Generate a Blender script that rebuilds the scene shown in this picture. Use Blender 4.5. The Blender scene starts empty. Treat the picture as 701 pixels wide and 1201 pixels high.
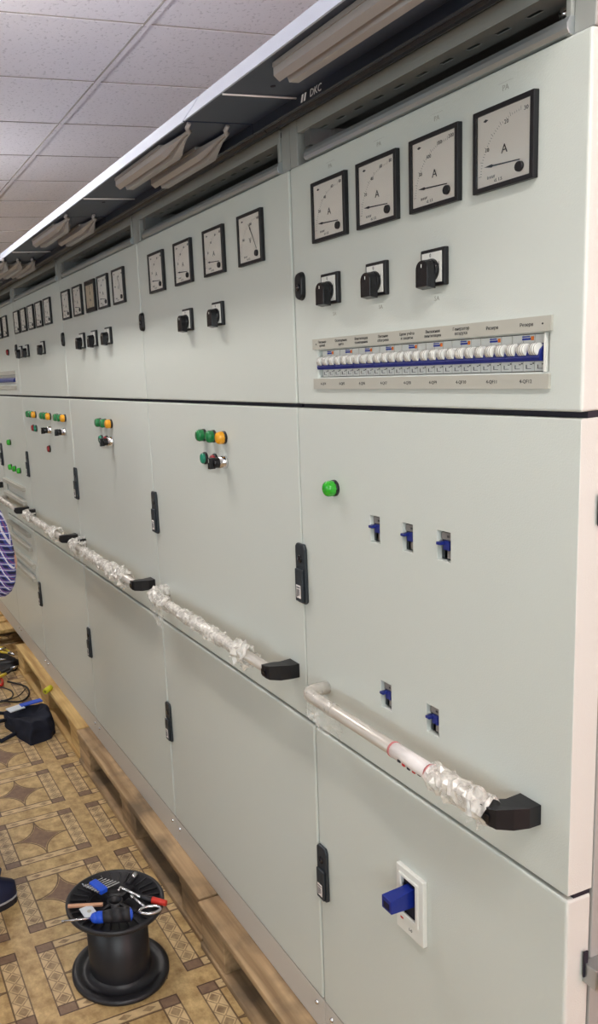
import bpy, bmesh, math, random
from mathutils import Vector, Matrix, noise
random.seed(7)
C = bpy.context.scene.collection
PI = math.pi

# ------------------------------------------------------------------ materials
def lin(c):
    return tuple(((v/255)/12.92 if v/255 <= .04045 else ((v/255+.055)/1.055)**2.4) for v in c)
MATS = {}
def mat(name, rgb, rough=.5, metal=0., bump=0., bscale=200., noise_amt=0., nscale=8., rgb2=None,
        trans=0., alpha=1., coat=0., emit=None, estr=0., ior=1.45, spec=.5, stretch=None):
    m = bpy.data.materials.new(name); m.use_nodes = True
    nt = m.node_tree; b = nt.nodes['Principled BSDF']
    b.inputs['Base Color'].default_value = (*lin(rgb), 1)
    b.inputs['Roughness'].default_value = rough
    b.inputs['Metallic'].default_value = metal
    b.inputs['Transmission Weight'].default_value = trans
    b.inputs['Alpha'].default_value = alpha
    b.inputs['Coat Weight'].default_value = coat
    b.inputs['IOR'].default_value = ior
    b.inputs['Specular IOR Level'].default_value = spec
    if emit:
        b.inputs['Emission Color'].default_value = (*lin(emit), 1)
        b.inputs['Emission Strength'].default_value = estr
    if bump or rgb2:
        tc = nt.nodes.new('ShaderNodeTexCoord'); mp = nt.nodes.new('ShaderNodeMapping')
        nt.links.new(tc.outputs['Object'], mp.inputs['Vector'])
        if stretch: mp.inputs['Scale'].default_value = stretch
    if bump:
        n = nt.nodes.new('ShaderNodeTexNoise'); n.inputs['Scale'].default_value = bscale
        n.inputs['Detail'].default_value = 3
        nt.links.new(mp.outputs['Vector'], n.inputs['Vector'])
        bp = nt.nodes.new('ShaderNodeBump'); bp.inputs['Strength'].default_value = bump
        bp.inputs['Distance'].default_value = .001
        nt.links.new(n.outputs['Fac'], bp.inputs['Height']); nt.links.new(bp.outputs['Normal'], b.inputs['Normal'])
    if rgb2:
        n = nt.nodes.new('ShaderNodeTexNoise'); n.inputs['Scale'].default_value = nscale
        n.inputs['Detail'].default_value = 5
        nt.links.new(mp.outputs['Vector'], n.inputs['Vector'])
        r = nt.nodes.new('ShaderNodeValToRGB')
        r.color_ramp.elements[0].position = .35; r.color_ramp.elements[1].position = .68
        r.color_ramp.elements[0].color = (*lin(rgb), 1); r.color_ramp.elements[1].color = (*lin(rgb2), 1)
        nt.links.new(n.outputs['Fac'], r.inputs['Fac']); nt.links.new(r.outputs['Color'], b.inputs['Base Color'])
    MATS[name] = m
    return m

class X:
    """tiny expression builder over shader math nodes"""
    nt = None
    def __init__(s, v): s.v = v
    @staticmethod
    def op(o, *a):
        n = X.nt.nodes.new('ShaderNodeMath'); n.operation = o
        for i, q in enumerate(a):
            q = q.v if isinstance(q, X) else q
            if isinstance(q, (int, float)): n.inputs[i].default_value = q
            else: X.nt.links.new(q, n.inputs[i])
        return X(n.outputs[0])
    def __add__(s, o): return X.op('ADD', s, o)
    def __sub__(s, o): return X.op('SUBTRACT', s, o)
    def __rsub__(s, o): return X.op('SUBTRACT', o, s)
    def __mul__(s, o): return X.op('MULTIPLY', s, o)
    def __truediv__(s, o): return X.op('DIVIDE', s, o)
    def __lt__(s, o): return X.op('LESS_THAN', s, o)
    def __gt__(s, o): return X.op('GREATER_THAN', s, o)
    def abs(s): return X.op('ABSOLUTE', s)
    def frac(s): return X.op('FRACT', s)
    def inv(s): return X.op('SUBTRACT', 1.0, s)
    def mx(s, o): return X.op('MAXIMUM', s, o)
    def mn(s, o): return X.op('MINIMUM', s, o)

def mix(nt, fac, a, b):
    n = nt.nodes.new('ShaderNodeMix'); n.data_type = 'RGBA'
    nt.links.new(fac.v if isinstance(fac, X) else fac, n.inputs['Factor'])
    for i, q in ((6, a), (7, b)):
        if isinstance(q, tuple): n.inputs[i].default_value = (*lin(q), 1)
        else: nt.links.new(q, n.inputs[i])
    return n.outputs[2]

def floor_material():
    m = bpy.data.materials.new('linoleum'); m.use_nodes = True
    nt = m.node_tree; X.nt = nt; b = nt.nodes['Principled BSDF']
    g = nt.nodes.new('ShaderNodeNewGeometry'); sp = nt.nodes.new('ShaderNodeSeparateXYZ')
    nt.links.new(g.outputs['Position'], sp.inputs[0])
    px, py = X(sp.outputs[0]), X(sp.outputs[1])
    PX, PY, SX, SY = .3362, .3495, .279, .294
    a = ((px + 2.392 + PX*40) / PX).frac() * PX
    c = ((py + .479 + PY*40) / PY).frac() * PY
    inside = (a < SX) * (c < SY)
    s = a / SX; t = c / SY
    se = s.mn(s.inv()); te = t.mn(t.inv())            # distance to nearer edge
    side = te < .17; top = se < .12
    corner = side * top
    outline = ((se < .014).mx(te < .013)).mx(((te - .17).abs() < .008)).mx((((se - .12).abs()) < .008))
    dia = ((((s - .12) * (5/.76)).frac() - .5).abs() * .8 + ((te/.17) - .5).abs()) 
    d1 = (dia < .30); d1b = ((dia - .43).abs() < .05)
    dib = ((((t - .17) * (3/.66)).frac() - .5).abs() * .9 + ((se/.12) - .5).abs())
    d2 = (dib < .26); d2b = ((se/.12 - .5).abs() > .36)
    band = side * top.inv() * d1.mx(d1b) + top * side.inv() * d2.mx(d2b)
    p = ((te - .17) / .66); q = ((se - .12) / .76)
    d = X.op('SQRT', p*p + q*q)
    core = side.inv() * top.inv()
    star = core * (d > .515)
    arc = core * ((d - .495).abs() < .012)
    n1 = nt.nodes.new('ShaderNodeTexNoise'); n1.inputs['Scale'].default_value = 22; n1.inputs['Detail'].default_value = 8
    n1.inputs['Roughness'].default_value = .7
    nt.links.new(g.outputs['Position'], n1.inputs['Vector'])
    r = nt.nodes.new('ShaderNodeValToRGB'); e = r.color_ramp.elements
    e[0].position = .3; e[1].position = .72; e[0].color = (*lin((140, 108, 64)), 1); e[1].color = (*lin((222, 192, 138)), 1)
    nt.links.new(n1.outputs['Fac'], r.inputs['Fac'])
    n2 = nt.nodes.new('ShaderNodeTexNoise'); n2.inputs['Scale'].default_value = 60; n2.inputs['Detail'].default_value = 4
    nt.links.new(g.outputs['Position'], n2.inputs['Vector'])
    wob = X(n2.outputs['Fac'])
    col = r.outputs['Color']
    pale = inside * (side.mx(top)) * .45
    col = mix(nt, pale, col, (226, 202, 160))
    worn = (wob * 1.1).mn(1.0)
    col = mix(nt, inside * band * worn, col, (98, 68, 50))
    col = mix(nt, inside * (corner.mx(star)) * (worn*.35+.6), col, (98, 68, 62))
    col = mix(nt, inside * (outline.mx(arc)) * .8, col, (70, 44, 30))
    nt.links.new(col, b.inputs['Base Color'])
    b.inputs['Roughness'].default_value = .42
    bp = nt.nodes.new('ShaderNodeBump'); bp.inputs['Strength'].default_value = .25; bp.inputs['Distance'].default_value = .002
    nt.links.new(n1.outputs['Fac'], bp.inputs['Height']); nt.links.new(bp.outputs['Normal'], b.inputs['Normal'])
    return m

def ceiling_material():
    m = bpy.data.materials.new('mineral_tile'); m.use_nodes = True
    nt = m.node_tree; X.nt = nt; b = nt.nodes['Principled BSDF']
    g = nt.nodes.new('ShaderNodeNewGeometry')
    n = nt.nodes.new('ShaderNodeTexNoise'); n.inputs['Scale'].default_value = 62; n.inputs['Detail'].default_value = 3
    n.inputs['Roughness'].default_value = .65
    nt.links.new(g.outputs['Position'], n.inputs['Vector'])
    n2 = nt.nodes.new('ShaderNodeTexNoise'); n2.inputs['Scale'].default_value = 2; nt.links.new(g.outputs['Position'], n2.inputs['Vector'])
    spk = X(n.outputs['Fac']) > .61
    base = mix(nt, n2.outputs['Fac'], (232, 229, 238), (238, 235, 241))
    nt.links.new(mix(nt, spk * .35, base, (150, 146, 156)), b.inputs['Base Color'])
    b.inputs['Roughness'].default_value = .9
    bp = nt.nodes.new('ShaderNodeBump'); bp.inputs['Strength'].default_value = .35; bp.inputs['Distance'].default_value = .003; bp.invert = True
    nt.links.new(n.outputs['Fac'], bp.inputs['Height']); nt.links.new(bp.outputs['Normal'], b.inputs['Normal'])
    return m

def wood_material(name, c1, c2, c3):
    m = bpy.data.materials.new(name); m.use_nodes = True
    nt = m.node_tree; X.nt = nt; b = nt.nodes['Principled BSDF']
    tc = nt.nodes.new('ShaderNodeTexCoord')
    mp = nt.nodes.new('ShaderNodeMapping'); mp.inputs['Scale'].default_value = (3, 45, 45)
    nt.links.new(tc.outputs['Object'], mp.inputs['Vector'])
    n = nt.nodes.new('ShaderNodeTexNoise'); n.inputs['Scale'].default_value = 1; n.inputs['Detail'].default_value = 6
    nt.links.new(mp.outputs['Vector'], n.inputs['Vector'])
    n2 = nt.nodes.new('ShaderNodeTexNoise'); n2.inputs['Scale'].default_value = 7; n2.inputs['Detail'].default_value = 4
    nt.links.new(tc.outputs['Object'], n2.inputs['Vector'])
    r = nt.nodes.new('ShaderNodeValToRGB'); e = r.color_ramp.elements
    e[0].position = .3; e[1].position = .7; e[0].color = (*lin(c1), 1); e[1].color = (*lin(c2), 1)
    nt.links.new(n.outputs['Fac'], r.inputs['Fac'])
    stain = X.op('MULTIPLY', (X(n2.outputs['Fac']) - .45).mx(0), 4.0).mn(.8)
    nt.links.new(mix(nt, stain, r.outputs['Color'], c3), b.inputs['Base Color'])
    b.inputs['Roughness'].default_value = .75
    return m

def glass_pane_material():
    m = bpy.data.materials.new('pane_glass'); m.use_nodes = True
    nt = m.node_tree; nt.nodes.clear()
    o = nt.nodes.new('ShaderNodeOutputMaterial'); mx = nt.nodes.new('ShaderNodeMixShader')
    t = nt.nodes.new('ShaderNodeBsdfTransparent'); g = nt.nodes.new('ShaderNodeBsdfGlossy'); f = nt.nodes.new('ShaderNodeFresnel')
    g.inputs['Roughness'].default_value = .03; f.inputs['IOR'].default_value = 1.27
    nt.links.new(f.outputs[0], mx.inputs[0]); nt.links.new(t.outputs[0], mx.inputs[1]); nt.links.new(g.outputs[0], mx.inputs[2])
    nt.links.new(mx.outputs[0], o.inputs[0])
    return m

def film_material(lo=.3, hi=.9):
    m = bpy.data.materials.new('stretch_film'); m.use_nodes = True
    nt = m.node_tree; nt.nodes.clear()
    o = nt.nodes.new('ShaderNodeOutputMaterial')
    t = nt.nodes.new('ShaderNodeBsdfTransparent'); g = nt.nodes.new('ShaderNodeBsdfGlossy'); d = nt.nodes.new('ShaderNodeBsdfDiffuse')
    d.inputs['Color'].default_value = (*lin((242, 238, 230)), 1); g.inputs['Roughness'].default_value = .25
    m1 = nt.nodes.new('ShaderNodeMixShader'); m1.inputs[0].default_value = .25
    nt.links.new(d.outputs[0], m1.inputs[1]); nt.links.new(g.outputs[0], m1.inputs[2])
    tc = nt.nodes.new('ShaderNodeTexCoord'); n = nt.nodes.new('ShaderNodeTexNoise'); n.inputs['Scale'].default_value = 60; n.inputs['Detail'].default_value = 4
    nt.links.new(tc.outputs['Object'], n.inputs['Vector'])
    r = nt.nodes.new('ShaderNodeValToRGB'); r.color_ramp.elements[0].position = .35; r.color_ramp.elements[1].position = .7
    r.color_ramp.elements[0].color = (lo, lo, lo, 1); r.color_ramp.elements[1].color = (hi, hi, hi, 1)
    nt.links.new(n.outputs['Fac'], r.inputs['Fac'])
    m2 = nt.nodes.new('ShaderNodeMixShader'); nt.links.new(r.outputs['Color'], m2.inputs[0])
    nt.links.new(t.outputs[0], m2.inputs[1]); nt.links.new(m1.outputs[0], m2.inputs[2])
    bp = nt.nodes.new('ShaderNodeBump'); bp.inputs['Strength'].default_value = .8; bp.inputs['Distance'].default_value = .003
    nt.links.new(n.outputs['Fac'], bp.inputs['Height'])
    nt.links.new(bp.outputs['Normal'], g.inputs['Normal']); nt.links.new(bp.outputs['Normal'], d.inputs['Normal'])
    nt.links.new(m2.outputs[0], o.inputs[0])
    return m

def plaid_material():
    m = bpy.data.materials.new('plaid'); m.use_nodes = True
    nt = m.node_tree; X.nt = nt; b = nt.nodes['Principled BSDF']
    tc = nt.nodes.new('ShaderNodeTexCoord'); sp = nt.nodes.new('ShaderNodeSeparateXYZ')
    nt.links.new(tc.outputs['Object'], sp.inputs[0])
    u = X(sp.outputs[0]) * .7 + X(sp.outputs[1]) * .9 + X(sp.outputs[2]) * .25; w = X(sp.outputs[2]) * .95 + X(sp.outputs[1]) * .3
    fu = (u / .016 + 100).frac(); fw = (w / .016 + 100).frac()
    dark = ((fu < .38) + (fw < .38)) * .5
    white = ((fu - .62).abs() < .07).mx((fw - .62).abs() < .06)
    red = ((fu - .86).abs() < .035).mx((fw - .86).abs() < .035)
    col = mix(nt, dark, (66, 84, 168), (16, 20, 58))
    col = mix(nt, white * .85, col, (225, 226, 236))
    col = mix(nt, red * .6, col, (150, 60, 90))
    nt.links.new(col, b.inputs['Base Color']); b.inputs['Roughness'].default_value = .85
    return m

paint = mat('light_grey_paint', (206, 211, 205), rough=.33, bump=.35, bscale=420)
frame_p = mat('frame_paint', (158, 160, 156), rough=.4, bump=.1, bscale=300)
plinth_p = mat('plinth_paint', (198, 192, 184), rough=.38)
lip_p = mat('canopy_lip_bluish', (176, 184, 202), rough=.45)  # grey-green lip with bluish window light put into its colour
canopy_p = mat('canopy_dark_paint', (50, 58, 76), rough=.42)
cap_p = mat('black_cap', (34, 38, 48), rough=.35)
dark_in = mat('dark_interior', (30, 28, 40), rough=.7)
galv = mat('galvanised_steel', (175, 178, 178), rough=.35, metal=.85)
rail_m = mat('door_top_rail', (178, 184, 186), rough=.3, metal=.6)
chrome = mat('chrome', (225, 225, 228), rough=.12, metal=1)
black = mat('black_plastic', (20, 20, 24), rough=.4)
blackg = mat('black_gloss_plastic', (16, 16, 20), rough=.25)
handle_m = mat('anthracite_plastic', (42, 48, 54), rough=.42)
white_p = mat('white_plastic', (226, 226, 220), rough=.4)
dialw = mat('dial_white', (244, 240, 232), rough=.55)
dialbeige = mat('dial_beige', (214, 200, 176), rough=.55)
ink = mat('printed_ink', (44, 44, 50), rough=.6)
pencil = mat('pencil_mark', (164, 164, 156), rough=.7)
labelgrey = mat('label_rail', (180, 178, 168), rough=.5)
blue_p = mat('blue_plastic', (30, 42, 118), rough=.35)
blueh = mat('blue_handle_plastic', (18, 40, 132), rough=.35)
green_l = mat('green_lens', (14, 120, 62), rough=.18, coat=.5)
green_b = mat('bright_green_lens', (44, 170, 34), rough=.15, coat=.6, emit=(40, 220, 30), estr=.02)
amber_l = mat('amber_lens', (236, 166, 28), rough=.2, coat=.5)
red_l = mat('red_button_lens', (150, 34, 44), rough=.25, coat=.4)
teal_l = mat('teal_lens', (30, 132, 104), rough=.25, coat=.4)
orange_ink = mat('orange_ink', (232, 120, 40), rough=.5)
blue_ink = mat('blue_ink', (40, 60, 160), rough=.5)
red_ink = mat('red_ink', (190, 40, 46), rough=.5)
lampcover = mat('lamp_diffuser', (158, 152, 150), rough=.3, coat=.3)
lampbase = mat('lamp_base', (140, 134, 130), rough=.4)
film = film_material(); film_thin = film_material(.02, .45)
tube_m = mat('brushed_tube', (206, 200, 192), rough=.32, metal=.35)
sticker = mat('paper_sticker', (232, 226, 224), rough=.55)
wood_a = wood_material('fresh_pallet_wood', (172, 134, 80), (222, 190, 128), (190, 150, 94))
wood_b = wood_material('worn_pallet_wood', (140, 112, 80), (192, 162, 124), (106, 90, 72))
reel_m = mat('reel_black_plastic', (34, 34, 38), rough=.38)
navy = mat('navy_cloth', (24, 28, 44), rough=.9, bump=.5, bscale=300)
shoe_m = mat('navy_shoe_leather', (24, 32, 62), rough=.6)
sole_m = mat('shoe_sole', (30, 28, 34), rough=.7)
welt = mat('shoe_welt', (170, 170, 176), rough=.6)
denim = mat('dark_trousers', (34, 38, 50), rough=.9, bump=.4, bscale=400)
skin = mat('skin', (206, 158, 130), rough=.5)
hair = mat('dark_hair', (46, 34, 26), rough=.7)
eyew = mat('eye_white', (235, 232, 226), rough=.25)
steel = mat('tool_steel', (200, 200, 204), rough=.22, metal=.95)
blue_t = mat('tool_blue', (34, 84, 210), rough=.35)
grip_d = mat('grip_charcoal', (34, 34, 38), rough=.55)
red_t = mat('tool_red', (206, 52, 40), rough=.35)
copper = mat('copper_bar', (214, 164, 132), rough=.35, metal=.25)
yellow_t = mat('tool_yellow', (214, 190, 60), rough=.45)
ytag = mat('yellow_tape', (206, 204, 40), rough=.5)
paperw = mat('paper_white', (214, 220, 228), rough=.6)
wall_p = mat('wall_paint', (178, 174, 168), rough=.8, bump=.1, bscale=60)
pane = glass_pane_material()
plaid = plaid_material()
floor_m = floor_material()
ceil_m = ceiling_material()
led = mat('lit_diffuser', (255, 250, 244), emit=(255, 250, 243), estr=34)
winframe_m = mat('window_frame_white', (230, 232, 232), rough=.4)

# ------------------------------------------------------------------ mesh builder
class MB:
    def __init__(s): s.v = []; s.f = []; s.mi = []; s.sm = []; s.ms = []
    def m(s, mt):
        if mt not in s.ms: s.ms.append(mt)
        return s.ms.index(mt)
    def add(s, vs, fs, mt, smooth=False):
        o = len(s.v); s.v += [tuple(v) for v in vs]; k = s.m(mt)
        for f in fs: s.f.append([i+o for i in f]); s.mi.append(k); s.sm.append(smooth)
        return s
    def box(s, x0, x1, y0, y1, z0, z1, mt):
        if x0 > x1: x0, x1 = x1, x0
        if y0 > y1: y0, y1 = y1, y0
        if z0 > z1: z0, z1 = z1, z0
        v = [(x0,y0,z0),(x1,y0,z0),(x1,y1,z0),(x0,y1,z0),(x0,y0,z1),(x1,y0,z1),(x1,y1,z1),(x0,y1,z1)]
        return s.add(v, [(3,2,1,0),(4,5,6,7),(0,1,5,4),(1,2,6,5),(2,3,7,6),(3,0,4,7)], mt)
    def cbox(s, c, size, mt, rot=None):
        hx, hy, hz = [q/2 for q in size]; c = Vector(c)
        v = [Vector((a*hx, b*hy, d*hz)) for d in (-1,1) for a, b in ((-1,-1),(1,-1),(1,1),(-1,1))]
        if rot: v = [rot @ q for q in v]
        return s.add([q + c for q in v], [(3,2,1,0),(4,5,6,7),(0,1,5,4),(1,2,6,5),(2,3,7,6),(3,0,4,7)], mt)
    def prism(s, pts, d0, d1, axis, mt, smooth=False, taper=None):
        """pts: 2D outline; extruded along axis from d0 to d1"""
        n = len(pts)
        def P(p, d):
            if axis == 'x': return (d, p[0], p[1])
            if axis == 'y': return (p[0], d, p[1])
            return (p[0], p[1], d)
        q = pts
        if taper:
            cx = sum(p[0] for p in pts)/n; cy = sum(p[1] for p in pts)/n
            q = [(cx+(p[0]-cx)*taper, cy+(p[1]-cy)*taper) for p in pts]
        v = [P(p, d0) for p in pts] + [P(p, d1) for p in q]
        s.add(v, [(i, (i+1) % n, n+(i+1) % n, n+i) for i in range(n)], mt, smooth)
        o = len(s.v) - 2*n; k = s.m(mt)
        s.f += [[o+i for i in range(n-1, -1, -1)], [o+n+i for i in range(n)]]; s.mi += [k, k]; s.sm += [False, False]
        return s
    def cyl(s, p0, p1, r0, r1=None, mt=None, n=20, smooth=True):
        r1 = r0 if r1 is None else r1
        p0, p1 = Vector(p0), Vector(p1); a = (p1-p0).normalized()
        u = a.orthogonal().normalized(); w = a.cross(u)
        ring = lambda p, r: [p + (u*math.cos(2*PI*i/n) + w*math.sin(2*PI*i/n))*r for i in range(n)]
        v = ring(p0, r0) + ring(p1, r1); o = len(s.v)
        s.add(v, [(i, (i+1) % n, n+(i+1) % n, n+i) for i in range(n)], mt, smooth)
        k = s.m(mt); s.f += [[o+i for i in range(n-1, -1, -1)], [o+n+i for i in range(n)]]; s.mi += [k, k]; s.sm += [False, False]
        return s
    def lathe(s, prof, c, axis='z', mt=None, n=40, smooth=True):
        """prof: (r, h)"""
        c = Vector(c); v = []
        for r, h in prof:
            for i in range(n):
                a = 2*PI*i/n; x, y = r*math.cos(a), r*math.sin(a)
                v.append(c + (Vector((x, y, h)) if axis == 'z' else Vector((x, h, y))))
        f = [(j*n+i, j*n+(i+1) % n, (j+1)*n+(i+1) % n, (j+1)*n+i) for j in range(len(prof)-1) for i in range(n)]
        return s.add(v, f, mt, smooth)
    def tube(s, path, r, mt, n=12, rf=None, smooth=True, caps=True):
        P = [Vector(p) for p in path]; v = []; u = None
        for i, p in enumerate(P):
            t = (P[min(i+1, len(P)-1)] - P[max(i-1, 0)]).normalized()
            if u is None: u = t.orthogonal().normalized()
            u = (u - t*u.dot(t)).normalized(); w = t.cross(u)
            for k in range(n):
                a = 2*PI*k/n; rr = rf(i, k) if rf else r
                v.append(p + (u*math.cos(a) + w*math.sin(a))*rr)
        o = len(s.v)
        s.add(v, [(j*n+i, j*n+(i+1) % n, (j+1)*n+(i+1) % n, (j+1)*n+i) for j in range(len(P)-1) for i in range(n)], mt, smooth)
        if caps:
            k = s.m(mt); e = o + (len(P)-1)*n
            s.f += [[o+i for i in range(n-1, -1, -1)], [e+i for i in range(n)]]; s.mi += [k, k]; s.sm += [False, False]
        return s
    def panel(s, x0, x1, z0, z1, y0, y1, holes, mt):
        """slab in the x-z plane (front y0, back y1) with rectangular through holes (hx0,hx1,hz0,hz1)"""
        xs = sorted({x0, x1, *[h[0] for h in holes], *[h[1] for h in holes]})
        zs = sorted({z0, z1, *[h[2] for h in holes], *[h[3] for h in holes]})
        idx = {}; v = []; f = []
        def V(i, j, k):
            if (i, j, k) not in idx: idx[(i, j, k)] = len(v); v.append((xs[i], (y0, y1)[k], zs[j]))
            return idx[(i, j, k)]
        solid = lambda i, j: 0 <= i < len(xs)-1 and 0 <= j < len(zs)-1 and not any(
            h[0]-1e-6 <= xs[i] and xs[i+1] <= h[1]+1e-6 and h[2]-1e-6 <= zs[j] and zs[j+1] <= h[3]+1e-6 for h in holes)
        for i in range(len(xs)-1):
            for j in range(len(zs)-1):
                if not solid(i, j): continue
                f.append((V(i,j,0), V(i+1,j,0), V(i+1,j+1,0), V(i,j+1,0)))
                f.append((V(i,j+1,1), V(i+1,j+1,1), V(i+1,j,1), V(i,j,1)))
                if not solid(i-1, j): f.append((V(i,j,0), V(i,j+1,0), V(i,j+1,1), V(i,j,1)))
                if not solid(i+1, j): f.append((V(i+1,j+1,0), V(i+1,j,0), V(i+1,j,1), V(i+1,j+1,1)))
                if not solid(i, j-1): f.append((V(i+1,j,0), V(i,j,0), V(i,j,1), V(i+1,j,1)))
                if not solid(i, j+1): f.append((V(i,j+1,0), V(i+1,j+1,0), V(i+1,j+1,1), V(i,j+1,1)))
        return s.add(v, f, mt)
    def text(s, txt, x, z, size, mt, y=0., align='CENTER', shear=0.):
        cu = bpy.data.curves.new('t', 'FONT'); cu.body = txt; cu.size = size; cu.align_x = align; cu.align_y = 'CENTER'
        cu.resolution_u = 2; cu.extrude = .00012; cu.shear = shear
        o = bpy.data.objects.new('t', cu); C.objects.link(o)
        dg = bpy.context.evaluated_depsgraph_get(); dg.update()
        me = bpy.data.meshes.new_from_object(o.evaluated_get(dg))
        s.add([(x+v.co.x, y - v.co.z, z+v.co.y) for v in me.vertices], [tuple(p.vertices) for p in me.polygons], mt)
        bpy.data.objects.remove(o); bpy.data.curves.remove(cu); bpy.data.meshes.remove(me)
        return s
    def mesh(s, name, org=(0, 0, 0)):
        me = bpy.data.meshes.new(name)
        me.from_pydata([(a-org[0], b-org[1], c-org[2]) for a, b, c in s.v], [], s.f)
        for q in s.ms: me.materials.append(q)
        me.polygons.foreach_set('material_index', s.mi); me.polygons.foreach_set('use_smooth', s.sm)
        bm = bmesh.new(); bm.from_mesh(me); bmesh.ops.recalc_face_normals(bm, faces=bm.faces); bm.to_mesh(me); bm.free()
        me.update()
        return me

def worldloc(o):
    v = Vector((0, 0, 0))
    while o is not None: v += o.location; o = o.parent
    return v
def build(name, mb, parent=None, bevel=0., segs=2, loc=None):
    """vertices given in world coordinates (or local to loc when loc is a world point)"""
    pw = worldloc(parent) if parent else Vector((0, 0, 0))
    if loc is None: me = mb.mesh(name, pw); l = (0, 0, 0)
    else: me = mb.mesh(name); l = Vector(loc) - pw
    o = bpy.data.objects.new(name, me); C.objects.link(o); o.location = l
    if parent: o.parent = parent
    if bevel:
        b = o.modifiers.new('bevel', 'BEVEL'); b.width = bevel; b.segments = segs; b.limit_method = 'ANGLE'; b.angle_limit = .6
        b.harden_normals = False
    return o
def tag(o, label, cat, group=None):
    o['label'] = label; o['category'] = cat
    if group: o['group'] = group
    return o
def empty(name, loc, label, cat, group=None):
    o = bpy.data.objects.new(name, None); C.objects.link(o); o.location = loc; o.empty_display_size = .05
    return tag(o, label, cat, group)
def struct(name, mb, parent=None, **k):
    o = build(name, mb, parent, **k)
    if not parent: o['kind'] = 'structure'
    return o
def put(src, parent, loc, label=None):
    """copy of a part and its sub-parts, at a world point, under another thing"""
    c = src.copy(); C.objects.link(c); c.parent = parent; c.location = Vector(loc) - (worldloc(parent) if parent else Vector((0, 0, 0)))
    for ch in list(src.children):
        d = ch.copy(); C.objects.link(d); d.parent = c
    if label: c['label'] = label
    return c
def ellipse(cx, cy, rx, ry, n=24, a0=0, a1=2*PI):
    return [(cx+rx*math.cos(a0+(a1-a0)*i/n), cy+ry*math.sin(a0+(a1-a0)*i/n)) for i in range(n if abs(a1-a0) > 6.2 else n+1)]

# ------------------------------------------------------------------ room
XL, XR, YF, YB, ZC = -9.6, 1.6, -3.0, 1.6, 2.81
struct('floor', MB().box(XL, XR, YF, YB, -.05, 0, floor_m))
struct('ceiling', MB().box(XL, XR, YF, YB, ZC, ZC+.05, ceil_m))
struct('wall_back', MB().box(XL, XR, YB, YB+.1, 0, ZC, wall_p))
struct('wall_left', MB().box(XL-.1, XL, YF, YB, 0, ZC, wall_p))
added_wins = [(.08, 1.45, .5, 2.4), (-2.5, -.7, .9, 2.4)]  # unseen openings added to let fill light onto the nearest cabinet
wr = MB(); tm = MB().panel(YF, YB, 0, ZC, XR, XR+.1, added_wins, wall_p); wr.add([(b, a, c) for a, b, c in tm.v], tm.f, wall_p)
struct('wall_right', wr)
for n_, (a, b, c, d) in enumerate(added_wins):
    m_ = (a+b)/2; wr = MB(); tm = MB().panel(a, b, c, d, XR+.03, XR+.08, [(a+.05, m_-.03, c+.05, d-.05), (m_+.03, b-.05, c+.05, d-.05)], winframe_m)
    wr.add([(q, p_, r_) for p_, q, r_ in tm.v], tm.f, winframe_m)
    added_win = struct(f'window_{5+n_}', wr); build('pane', MB().box(XR+.05, XR+.055, a+.03, b-.03, c+.03, d-.03, pane), added_win)  # added side window, framing the fill lamp outside it
wins = [(-8.6, -7.0), (-6.2, -4.7), (-4.35, -2.95), (-1.9, -.4)]
fw = MB(); fw.panel(XL, XR, 0, ZC, YF-.12, YF, [(a, b, .9, 2.72) for a, b in wins], wall_p)
struct('wall_front', fw)
for i, (a, b) in enumerate(wins):
    w = MB(); w.panel(a, b, .9, 2.72, YF-.09, YF-.04, [(a+.05, (a+b)/2-.03, .95, 2.50), ((a+b)/2+.03, b-.05, .95, 2.50), (a+.05, b-.05, 2.55, 2.68)], winframe_m)
    wo = struct(f'window_{i+1}', w)
    build('pane', MB().box(a+.03, b-.03, YF-.068, YF-.064, .93, 2.70, pane), wo)
    build('roller_blind', MB().box(a+.04, b-.04, YF-.02, YF-.016, 1.5, 2.52, mat('blind_cloth_%d' % i, (226, 206, 200), rough=.9, trans=0.)), wo)
grid = MB()  # grid bars, plus grey strips that draw the recess shadows at tile edges
for k in range(-6, 4):
    y = .43 + .6*k
    if YF < y < YB: grid.box(XL, XR, y-.012, y+.012, ZC-.008, ZC, ceil_m); grid.box(XL, XR, y-.013, y-.0115, ZC-.009, ZC-.001, lampbase)
for k in range(-12, 9):
    x = -2.99 + .6*k
    if XL < x < XR:
        grid.box(x-.004, x+.004, YF, YB, ZC-.005, ZC, ceil_m)
        grid.box(x+.004, x+.007, YF, YB, ZC-.003, ZC, lampbase)
struct('trim_1', grid)['label'] = 'ceiling suspension grid'
# ceiling lights: long surface-mounted fixtures over the aisle
def ceiling_light(x, y, ln, label, z=2.50, w=.045):
    t = empty('ceiling_light', (x, y, ZC), label, 'ceiling light', 'hanging tube lights over the aisle')
    build('housing', MB().box(x-ln/2, x+ln/2, y-.02, y+.02, z+.005, z+.03, winframe_m), t)
    build('diffuser', MB().prism([(y-w, z), (y-w*.7, z-.035), (y+w*.7, z-.035), (y+w, z), (y+w*.8, z+.02), (y-w*.8, z+.02)], x-ln/2+.02, x+ln/2-.02, 'x', led), t)
    for d in (-ln/2+.1, ln/2-.1): build('suspension_wire', MB().cyl((x+d, y, z+.025), (x+d, y, ZC), .002, None, galv, 8), t)
for x, ln, lb in ((.25, 1.2, 'hanging tube light nearest the camera'), (-2.3, .9, 'second hanging tube light over the aisle'),
              (-4.9, .9, 'third hanging tube light over the aisle'), (-7.4, .9, 'farthest hanging tube light over the aisle')):
    ceiling_light(x, -.56, ln, lb)

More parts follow.
